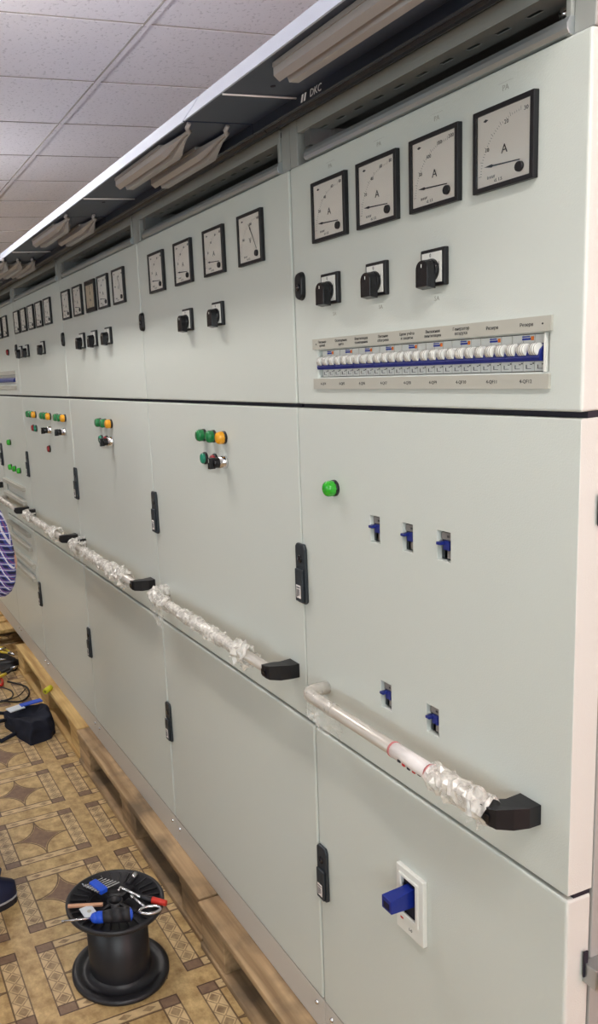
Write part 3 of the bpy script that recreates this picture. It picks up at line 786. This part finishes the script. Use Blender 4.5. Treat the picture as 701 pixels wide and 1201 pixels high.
# ------------------------------------------------------------------ canopy lamps
def canopy_lamp(x0, y, ln, label, tip=.11):
    """unlit linear lamp under the canopy, tapering into a hooked end; x0 its left end"""
    t = empty('canopy_lamp', (x0, y, 1.980), label, 'lamp', 'unlit lamps under the canopy')
    x1 = x0 + ln
    b = MB(); b.box(x0, x1, y-.024, y+.024, 1.973, 1.9797, lampbase); build('base', b, t, .001)
    prof = [(y-.022, 1.975), (y-.022, 1.963), (y-.013, 1.956), (y-.010, 1.963), (y-.001, 1.963), (y+.002, 1.956), (y+.017, 1.956), (y+.022, 1.963), (y+.022, 1.975)]
    c = MB(); c.prism(prof, x0, x1, 'x', lampcover)
    n = len(prof); v = [(x1, a, z) for a, z in prof]; cy = y-.006
    for fx, sc in ((.12, .86), (.35, .62), (.65, .34), (1, .17)):
        v += [(x1+tip*fx, cy+(a-cy)*sc - .006*fx, 1.975-(1.975-z)*sc) for a, z in prof]
    c.add(v, [(k*n+i, k*n+(i+1) % n, (k+1)*n+(i+1) % n, (k+1)*n+i) for k in range(4) for i in range(n)], lampcover)
    build('cover', c, t)
    h = MB(); h.tube([(x1+tip*.95, cy-.006, 1.972), (x1+tip+.008, cy-.012, 1.969), (x1+tip+.020, cy-.020, 1.972), (x1+tip+.026, cy-.018, 1.978)], .004, lampcover, 8)
    build('end_clip', h, t)
for x0, y, ln, lb in ((-1.047, -.172, .30, 'large unlit lamp under the canopy of the nearest cabinet'),
                      (-1.70, -.176, .25, 'outer of the two unlit lamps under the second canopy section'),
                      (-1.685, -.102, .23, 'inner of the two unlit lamps under the second canopy section'),
                      (-2.46, -.176, .25, 'outer of the two unlit lamps under the third canopy section'),
                      (-2.445, -.102, .23, 'inner of the two unlit lamps under the third canopy section'),
                      (-3.22, -.186, .25, 'outermost of three unlit lamps under the fourth canopy section'),
                      (-3.22, -.136, .25, 'middle one of three unlit lamps under the fourth canopy section'),
                      (-3.22, -.086, .25, 'innermost of three unlit lamps under the fourth canopy section'),
                      ):
    canopy_lamp(x0, y if 'three' not in lb else y, ln, lb)

# ------------------------------------------------------------------ pallets
def pallet(x0, y0, wd, label, rot=False, L=1.2, Wd=.8, H=.144):
    t = empty('wooden_pallet', (x0+(L if not rot else Wd)/2, y0+.4, 0), label, 'pallet', 'pallets under the cabinets')
    def bx(name, a0, a1, b0, b1, z0, z1, m=wd, bev=.003):
        if rot: r = MB().box(x0+b0, x0+b1, y0+a0, y0+a1, z0, z1, m)
        else: r = MB().box(x0+a0, x0+a1, y0+b0, y0+b1, z0, z1, m)
        build(name, r, t, bev)
    for i, (b0, b1) in enumerate(((0, .145), (.185, .285), (.33, .47), (.515, .615), (.655, .8))): bx('deck_board', 0, L, b0, b1, H-.020, H)
    for a0 in (0, L/2-.0725, L-.145): bx('cross_board', a0, a0+.145, .002, .798, H-.038, H-.0205)
    for a0 in (.002, L/2-.07, L-.142):
        for b0 in (.006, .33, .694): bx('block', a0, a0+.14, b0, b0+.1, .0205, H-.0385)
    for b0 in (0, .33, .7): bx('bottom_board', 0, L, b0, b0+.1, 0, .020)
pallet(-1.842, -.060, wood_b, 'nearest pallet of worn brown wood under the row of cabinets')
pallet(-3.052, -.053, wood_b, 'second pallet of worn brown wood, behind the black cable reel')
pallet(-4.262, -.048, wood_a, 'third pallet of fresh yellow wood, beside the dark cloth bag')
pallet(-5.36, -.42, wood_a, 'far pallet turned crossways at the feet of the last cabinets', rot=True)

# ------------------------------------------------------------------ cable reel and the tools on it
RX, RY, RZ = -1.862, -.287, .212
reel = empty('cable_reel', (RX, RY, 0), 'black plastic cable reel standing on the patterned floor', 'cable reel')
b = MB(); b.lathe([(0, .0), (.128, .0), (.131, .003), (.131, .010), (.126, .014), (.112, .0145), (.108, .011), (.092, .011), (.088, .016), (.083, .018), (.083, .02), (0, .02)], (RX, RY, 0), 'z', reel_m, 64)
build('bottom_flange', b, reel)
b = MB(); b.lathe([(.082, .016), (.0815, RZ-.014), (.078, RZ-.014)], (RX, RY, 0), 'z', reel_m, 48); build('barrel', b, reel)
b = MB(); b.lathe([(.07, RZ-.014), (.124, RZ-.016), (.130, RZ-.011), (.131, RZ-.001), (.128, RZ), (.121, RZ), (.119, RZ-.007), (.075, RZ-.007), (.073, RZ-.030), (.022, RZ-.030), (.021, RZ-.003), (.016, RZ-.003), (.016, RZ-.04)], (RX, RY, 0), 'z', reel_m, 64)
build('top_flange', b, reel)
for i in range(28):
    a = 2*PI*i/28; rb = MB(); d = Vector((math.cos(a), math.sin(a), 0))
    rb.cbox(Vector((RX, RY, RZ-.0045)) + d*.098, (.044, .0022, .005), reel_m, Matrix.Rotation(a, 3, 'Z')); build('rib', rb, reel)
for i in range(4):
    a = 2*PI*(i+.3)/4; d = Vector((math.cos(a), math.sin(a), 0)); rb = MB()
    rb.cbox(Vector((RX, RY, RZ-.012)) + d*.046, (.055, .008, .018), reel_m, Matrix.Rotation(a, 3, 'Z')); build('hub_arm', rb, reel)
def P3(x, y, z=0): return (x, y, RZ + z)
# screwdriver: tip towards the left, handle to the right
def axis_pts(a, b): a, b = Vector(a), Vector(b); return a, (b-a).normalized(), (b-a).length
sd0, sd1 = Vector(P3(-1.822, -.436, .012)), Vector(P3(-1.760, -.272, .020)); sdd = (sd1-sd0).normalized(); SL = (sd1-sd0).length
t = empty('screwdriver', sd0, 'screwdriver with blue and black handle lying on the cable reel', 'screwdriver')
build('blade', MB().cyl(sd0, sd0+sdd*.075, .0028, None, steel, 12).cyl(sd0-sdd*.006, sd0+sdd*.001, .0035, .0028, steel, 4), t)
hp = []
for f, r in ((.068, .005), (.072, .011), (.085, .0145), (.10, .0145), (.125, .0175), (.15, .018), (.17, .0165), (SL-.003, .013), (SL, .007)): hp.append((f, r))
hb = MB()
for (f0, r0), (f1, r1), mt_ in zip(hp, hp[1:], (blue_t, blue_t, blue_t, grip_d, grip_d, grip_d, blue_t, blue_t)): hb.cyl(sd0+sdd*f0, sd0+sdd*f1, r0, r1, mt_, 18)
build('handle', hb, t)
# hex key set in its blue holder
t = empty('hex_key_set', P3(-1.918, -.318), 'set of silver hex keys in a blue holder on the cable reel', 'hex keys')
R0 = Matrix.Rotation(math.radians(18), 3, 'Z')
build('holder', MB().cbox(P3(-1.915, -.315, .012), (.055, .024, .014), blue_t, R0), t, .003)
for i in range(6):
    o = Vector(P3(-1.938+.0085*i, -.322+.003*i, .013)); d = R0 @ Vector((.12, .99, 0)); k = MB()
    L1 = .030 + .004*i
    k.tube([o-d*(.028-.002*i)-Vector((0.012, 0, 0)), o-d*(.028-.002*i), o+d*L1], (.0021+.0002*i), steel, 6, smooth=False); build('hex_key', k, t)
tag(build('copper_strip', MB().cbox(P3(-1.868, -.366, .004), (.009, .092, .007), copper, Matrix.Rotation(math.radians(-22), 3, 'Z')), None, .001), 'short pinkish copper strip lying across the reel ribs', 'metal strip')
wc = MB().cbox(P3(-1.840, -.366, .003), (.046, .034, .003), paperw, Matrix.Rotation(math.radians(6), 3, 'Z')); wc.cyl(P3(-1.840, -.364, .0045), P3(-1.840, -.364, .005), .006, None, labelgrey, 16)
tag(build('white_card', wc, None, .001), 'small white plastic card on the cable reel beside the screwdriver', 'card')
# cabinet key with a ring-shaped handle
t = empty('cabinet_key', P3(-1.770, -.245), 'silver cabinet key with an oval loop grip on the reel', 'key')
k0, k1 = Vector(P3(-1.830, -.250, .016)), Vector(P3(-1.777, -.234, .016))
build('shank', MB().cyl(k0, k1, .0038, None, steel, 12).cyl(k0-(k1-k0).normalized()*.004, k0+(k1-k0).normalized()*.008, .006, None, steel, 4), t)
kc = Vector(P3(-1.759, -.226, .016)); ux = Vector((.25, .97, 0)).normalized(); uy = Vector((.97, -.25, 0)).normalized()
build('grip', MB().tube([kc + ux*.027*math.cos(a) + uy*.014*math.sin(a) for a in [2*PI*i/24 for i in range(25)]], .004, steel, 8), t)
# ratchet wrench with red handle
t = empty('red_handled_wrench', P3(-1.83, -.22), 'red-handled steel wrench on the right side of the reel top', 'wrench')
w0, w1, w2 = Vector(P3(-1.885, -.262, .012)), Vector(P3(-1.822, -.228, .012)), Vector(P3(-1.772, -.176, .010))
build('shaft', MB().tube([w0+Vector((.012, -.012, 0)), w0, w0.lerp(w1, .4), w1], .0042, steel, 10), t)
build('handle', MB().cyl(w1, w1.lerp(w2, .45), .006, .009, grip_d, 14).cyl(w1.lerp(w2, .45), w2, .009, .0075, red_t, 14), t)
t = empty('socket_bit', P3(-1.905, -.22), 'short steel socket adapter near the far edge of the reel', 'socket')
s0, s1 = Vector(P3(-1.893, -.240, .010)), Vector(P3(-1.924, -.205, .010))
build('body', MB().cyl(s0, s0.lerp(s1, .6), .006, None, grip_d, 14), t); build('tip', MB().cyl(s0.lerp(s1, .6), s1, .0065, .007, steel, 14), t)

# ------------------------------------------------------------------ cloth bag and the heap of tools
def blob(outline, zt, zb, mt, seed, amp=.012, rings=7):
    """soft folded cloth bag: outline on the floor, rising to a rumpled top"""
    n = len(outline); cx = sum(p[0] for p in outline)/n; cy = sum(p[1] for p in outline)/n; v = []; f = []
    for k in range(rings+1):
        w = k/rings; sc = 1.0 if w < .35 else 1-(w-.35)*.35; h = zb + (zt-zb)*math.sin(w*PI/2)
        for i, (x, y) in enumerate(outline):
            q = Vector((x*14+seed, y*14, w*3)); d = amp*noise.noise(q)*2
            v.append((cx+(x-cx)*sc + d, cy+(y-cy)*sc + d*.7, max(zb, h*(.72+.5*noise.noise(q*.5+Vector((3, 1, 2)))) if k else zb)))
    for k in range(rings):
        for i in range(n): f.append((k*n+i, k*n+(i+1) % n, (k+1)*n+(i+1) % n, (k+1)*n+i))
    m_ = MB(); o = len(v); v.append((cx, cy, zt*.62)); f += [(rings*n+i, rings*n+(i+1) % n, o) for i in range(n)]
    m_.add(v, f, mt, True); return m_
def dense(pts, k=5):
    r = []
    for i, p in enumerate(pts):
        q = pts[(i+1) % len(pts)]; r += [(p[0]+(q[0]-p[0])*j/k, p[1]+(q[1]-p[1])*j/k) for j in range(k)]
    return r
bag = empty('cloth_bag', (-3.43, -.15, 0), 'dark navy cloth bag lying open on the floor against the pallet', 'bag')
o = build('body', blob(dense([(-3.29, -.195), (-3.34, -.10), (-3.38, -.066), (-3.50, -.060), (-3.60, -.064), (-3.60, -.17), (-3.60, -.27), (-3.46, -.245)]), .095, 0, navy, 2.), bag)
o.modifiers.new('sub', 'SUBSURF').levels = 1
fl = MB().tube([(-3.56, -.25, .03), (-3.52, -.31, .05), (-3.44, -.345, .03), (-3.40, -.31, .008), (-3.42, -.24, .02)], .009, navy, 10); build('strap', fl, bag)
fl = MB().tube([(-3.58, -.24, .05), (-3.60, -.32, .07), (-3.52, -.38, .05), (-3.46, -.34, .02)], .008, navy, 10); build('strap', fl, bag)
pk = empty('paper_packet', (-3.55, -.17, .10), 'white and blue paper packet tucked in the top of the cloth bag', 'packet')
build('sheet', MB().cbox((-3.520, -.212, .094), (.05, .075, .005), paperw, Matrix.Rotation(.25, 3, 'Z')), pk, .001)
build('blue_cover', MB().cbox((-3.540, -.135, .097), (.035, .105, .005), blue_t, Matrix.Rotation(.15, 3, 'Z')), pk, .001)
yt = MB(); yt.cyl((-3.505, -.072, .150), (-3.53, -.036, .156), .013, None, ytag, 18); yt.cyl((-3.505, -.072, .150), (-3.53, -.036, .156), .006, None, ink, 12)
tag(build('tape_roll', yt), 'small yellow roll of tape resting on the edge of the third pallet', 'tape')
def pliers(x, y, rz, label, c1, c2, name='pliers', g='pliers heaped on the floor', z=.012):
    t = empty(name, (x, y, 0), label, 'pliers', g); R = Matrix.Rotation(rz, 3, 'Z'); c = Vector((x, y, z))
    Q = lambda a, b, d=0: c + R @ Vector((a, b, d))
    build('jaws', MB().cyl(Q(-.004, 0, -.004), Q(-.004, 0, .006), .011, None, steel, 14).cyl(Q(0, .003), Q(.045, .001), .008, .003, steel, 8).cyl(Q(0, -.003), Q(.045, -.001), .008, .003, steel, 8), t)
    for s in (1, -1):
        build('handle', MB().tube([Q(-.01, .004*s), Q(-.04, .017*s), Q(-.08, .022*s)], .0065, c1, 10).tube([Q(-.078, .022*s), Q(-.105, .021*s), Q(-.13, .014*s)], .008, c2, 10), t)
tp = empty('tool_pouch', (-4.33, -.12, 0), 'black tool pouch heaped beside the end of the third pallet', 'pouch')
build('body', blob(dense([(-4.24, -.06), (-4.33, -.03), (-4.44, -.06), (-4.46, -.15), (-4.38, -.22), (-4.27, -.18)]), .055, 0, grip_d, 5.), tp)
pliers(-4.215, -.085, 2.2, 'pliers with black and yellow grips nearest the pallet end', grip_d, yellow_t, z=.03)
pliers(-4.28, -.15, 1.2, 'yellow-gripped pliers lying behind the nearer pair', yellow_t, grip_d, z=.07)
pliers(-4.17, -.17, 2.9, 'red-gripped pliers at the left edge of the heap', red_t, red_t)
pliers(-4.34, -.07, .4, 'yellow pliers on the pouch by the far pallet', yellow_t, yellow_t, z=.075)
pliers(-4.40, -.12, 1.9, 'pliers with black and yellow grips at the back of the heap', grip_d, yellow_t, z=.085)
for i, (pth, lb) in enumerate((([(-4.10, -.14), (-3.98, -.07), (-3.86, -.08), (-3.80, -.14), (-3.86, -.22)], 'black cable curling on the floor beyond the bag'),
                               ([(-4.05, -.20), (-3.95, -.15), (-3.86, -.17), (-3.84, -.25)], 'inner black cable loop beside the tool heap'),
                               ([(-3.93, -.08), (-3.85, -.14), (-3.82, -.24), (-3.78, -.33)], 'thin dark cord running toward the person'))):
    P = []
    pts = [Vector((a, b2, .006+.004*i)) for a, b2 in pth]
    for k in range(len(pts)-1):
        p0, p1, p2, p3 = pts[max(k-1, 0)], pts[k], pts[k+1], pts[min(k+2, len(pts)-1)]
        for j in range(6):
            u = j/6; P.append(.5*((2*p1)+(p2-p0)*u+(2*p0-5*p1+4*p2-p3)*u*u+(3*p1-p0-3*p2+p3)*u**3))
    P.append(pts[-1])
    tag(build('loose_cable', MB().tube(P, .0045 - .001*i, grip_d, 8)), lb, 'cable', 'loose cables on the floor')

# ------------------------------------------------------------------ person (stands at the left edge, back to the cabinets, elbow drawn back)
def skinned(name, verts, edges, radii, mt, parent, sub=2, root=0):
    me = bpy.data.meshes.new(name); pw = worldloc(parent)
    me.from_pydata([tuple(Vector(v)-pw) for v in verts], edges, []); o = bpy.data.objects.new(name, me); C.objects.link(o); o.parent = parent
    sk = o.modifiers.new('skin', 'SKIN'); sk.use_smooth_shade = True
    lay = me.skin_vertices[0] if me.skin_vertices else None
    if lay is None:
        bm = bmesh.new(); bm.from_mesh(me); bm.verts.layers.skin.verify(); bm.to_mesh(me); bm.free(); lay = me.skin_vertices[0]
    for i, r in enumerate(radii):
        lay.data[i].radius = r if isinstance(r, tuple) else (r, r)
    lay.data[root].use_root = True
    sb = o.modifiers.new('sub', 'SUBSURF'); sb.levels = sub; sb.render_levels = sub
    me.materials.append(mt)
    return o
PXC, PYC = -2.40, -.62
per = empty('person', (PXC, PYC, 0), 'person in a blue plaid shirt and dark trousers, elbow drawn back, at the left edge', 'person')
def T(x, y, z): return (PXC + x, PYC + y, z)      # faces -y; right side of the picture's aisle is +x
body = [T(0, .0, .96), T(0, .01, 1.12), T(0, 0, 1.30), T(0, -.01, 1.46), T(0, -.02, 1.54), T(0, -.03, 1.66),
        T(.19, 0, 1.43), T(.25, .12, 1.24), T(.245, .20, 1.08), T(.21, .06, .99), T(.17, -.12, .96), T(.16, -.17, .95),
        T(-.19, 0, 1.43), T(-.24, -.02, 1.18), T(-.22, -.18, 1.02), T(-.18, -.30, 1.0), T(-.17, -.34, 1.0),
        T(.10, .0, .88), T(.105, .0, .50), T(.11, .03, .10), T(-.10, 0, .88), T(-.11, -.01, .50), T(-.12, .03, .10)]
ed = [(0,1),(1,2),(2,3),(3,4),(4,5),(3,6),(6,7),(7,8),(8,9),(9,10),(10,11),(3,12),(12,13),(13,14),(14,15),(15,16),(0,17),(17,18),(18,19),(0,20),(20,21),(21,22)]
rad = [(.155,.11),(.15,.11),(.165,.11),(.12,.08),.05,.05, .065,.05,.042,.036,.028,.026, .065,.05,.042,.034,.028, .085,.055,.038, .085,.055,.038]
skinned('body', body, ed, rad, skin, per)
sh = [0,1,2,3,6,7,8,9,12,13,14]
sv = [body[i] for i in sh]; sv[0] = T(0, .0, .90)
skinned('shirt', sv + [T(.215, .02, .975), T(-.2, -.24, 1.01), T(.255, .185, .99)], [(0,1),(1,2),(2,3),(3,4),(4,5),(5,6),(6,7),(3,8),(8,9),(9,10),(7,11),(10,12),(6,13)],
        [(.175,.13),(.17,.13),(.18,.125),(.13,.09),.082,.068,.064,.055,.082,.068,.058,.05,.052,.045], plaid, per)
skinned('trousers', [T(0, 0, .93), T(.10, 0, .86), T(.108, 0, .5), T(.112, .03, .09), T(-.10, 0, .86), T(-.11, -.01, .5), T(-.12, .03, .09)],
        [(0,1),(1,2),(2,3),(0,4),(4,5),(5,6)], [(.165,.12),.10,.072,.062,.10,.072,.062], denim, per)
hd = MB(); hd.lathe([(0, -.12), (.035, -.118), (.058, -.095), (.070, -.05), (.077, 0), (.076, .05), (.06, .09), (.03, .112), (0, .117)], T(0, -.04, 1.72), 'z', skin, 24)
hd.cyl(T(0, -.108, 1.722), T(0, -.135, 1.698), .008, .013, skin, 10)
for s in (1, -1):
    hd.prism(ellipse(PYC-.03, 1.715, .012, .03, 12), PXC+s*.073, PXC+s*.084, 'x', skin, smooth=True)
    hd.lathe([(0, -.010), (.007, -.007), (.011, 0), (.007, .007), (0, .010)], T(.03*s, -.103, 1.735), 'z', eyew, 12)
    hd.lathe([(0, -.005), (.004, -.003), (.0055, 0), (.004, .003), (0, .005)], T(.03*s, -.111, 1.735), 'z', hair, 10)
hd.cbox(T(0, -.107, 1.668), (.045, .01, .009), red_l)
build('head', hd, per)
hr = MB(); hr.lathe([(.085, -.02), (.088, .03), (.078, .08), (.045, .118), (0, .127)], T(0, -.022, 1.725), 'z', hair, 24); build('hair', hr, per)
def hand(base, d, up, side, name='hand'):
    base, d, up = Vector(base), Vector(d).normalized(), Vector(up).normalized(); w = d.cross(up).normalized()*side
    V = [base, base+d*.05]; E = [(0, 1)]; Rr = [(.026, .016), (.036, .014)]
    for i, (o, L) in enumerate(((-.028, .068), (-.010, .078), (.009, .072), (.027, .056))):
        k = len(V); a = base+d*.075+w*o; b_ = a+d*L*.45-up*.008; c_ = b_+d*L*.25-up*.02
        V += [a, b_, c_]; E += [(1, k), (k, k+1), (k+1, k+2)]; Rr += [.010, .0085, .007]
    k = len(V); a = base+d*.02-w*.036; V += [a, a+d*.03-w*.018-up*.01, a+d*.055-w*.018-up*.02]; E += [(0, k), (k, k+1), (k+1, k+2)]; Rr += [.012, .0095, .008]
    skinned(name, V, E, Rr, skin, per, 1)
hand(T(.16, -.17, .95), (-.2, -1, -.1), (0, 0, 1), 1); hand(T(-.17, -.34, 1.0), (.2, -1, 0), (0, 0, 1), -1)
def shoe(x, y):
    s = MB(); n = 24; out = []
    for i in range(n):
        a = 2*PI*i/n; c_, s_ = math.cos(a), math.sin(a); out.append((x + .048*c_*(1+.08*s_), y - .04 + (.148*s_)))
    s.prism(out, 0, .020, 'z', sole_m); s.prism([(x+(p-x)*1.02, y-.04+(q-y+.04)*1.01) for p, q in out], .020, .026, 'z', welt)
    lv_ = []
    for k, (sc, z, dy) in enumerate(((1, .026, 0), (1.0, .045, 0), (.9, .065, .012), (.72, .085, .035), (.6, .115, .055))):
        lv_ += [(x+(p-x)*sc, y-.04+dy+(q-y+.04)*(sc if k < 3 else sc*.62), z) for p, q in out]
    f = [(k*n+i, k*n+(i+1) % n, (k+1)*n+(i+1) % n, (k+1)*n+i) for k in range(4) for i in range(n)] + [tuple(range(4*n, 5*n))]
    s.add(lv_, f, shoe_m, True); build('shoe', s, per)
shoe(PXC+.112, PYC+.035); shoe(PXC-.12, PYC+.02)

# ------------------------------------------------------------------ sky, added lamps behind the windows, and camera
W = bpy.data.worlds.new('world'); bpy.context.scene.world = W; W.use_nodes = True
bg = W.node_tree.nodes['Background']; bg.inputs[0].default_value = (.62, .86, .95, 1); bg.inputs[1].default_value = 1.2
def area(name, loc, rot, sx, sy, power, col):
    l = bpy.data.lights.new(name, 'AREA'); l.shape = 'RECTANGLE'; l.size = sx; l.size_y = sy; l.energy = power; l.color = col
    o = bpy.data.objects.new(name, l); C.objects.link(o); o.location = loc; o.rotation_euler = rot; return o
for (a_, b_), pw_ in zip(wins, (8, 4, 4, 16)): area('window_fill', ((a_+b_)/2, YF-.13, 1.75), (PI/2, 0, 0), b_-a_-.2, 1.5, pw_, (.88, .95, 1.0))
area('window_fill', (XR+.14, .765, 1.45), (0, PI/2, 0), 1.8, 1.3, 26, (1.0, .42, .36))  # salmon lamp added to tint the nearest cabinet's side edge pink
area('window_fill', (XR+.14, -1.6, 1.65), (0, PI/2, 0), 1.4, 1.7, 26, (.97, 1.0, .99))  # white lamp added to brighten the near cabinet towards the right

cam = bpy.data.cameras.new('camera'); co = bpy.data.objects.new('camera', cam); C.objects.link(co); bpy.context.scene.camera = co
foc, yaw, pitch, roll, D, H, cx, cy = 952.3900630861666, -1.2124314077008425, -0.184203382944172, -0.07015845396392588, 0.8118554569137696, 1.5850277080727455, 175.13696529906454, 608.4378867246511
f = Vector((math.sin(yaw)*math.cos(pitch), math.cos(yaw)*math.cos(pitch), math.sin(pitch)))
r = f.cross(Vector((0, 0, 1))).normalized(); u = r.cross(f)
r2 = r*math.cos(roll) + u*math.sin(roll); u2 = -r*math.sin(roll) + u*math.cos(roll)
M = Matrix((r2, u2, -f)).transposed().to_4x4(); M.translation = Vector((0, -D, H)); co.matrix_world = M
cam.sensor_fit = 'VERTICAL'; cam.sensor_height = 24; cam.lens = foc/1201*24
cam.shift_x = (350.5-cx)/1201; cam.shift_y = (cy-600.5)/1201; cam.clip_start = .02
sc = bpy.context.scene
sc.view_settings.view_transform = 'Standard'; sc.view_settings.look = 'None'; sc.view_settings.gamma = 1
sc.view_settings.use_curve_mapping = False; sc.view_settings.exposure = 0.5
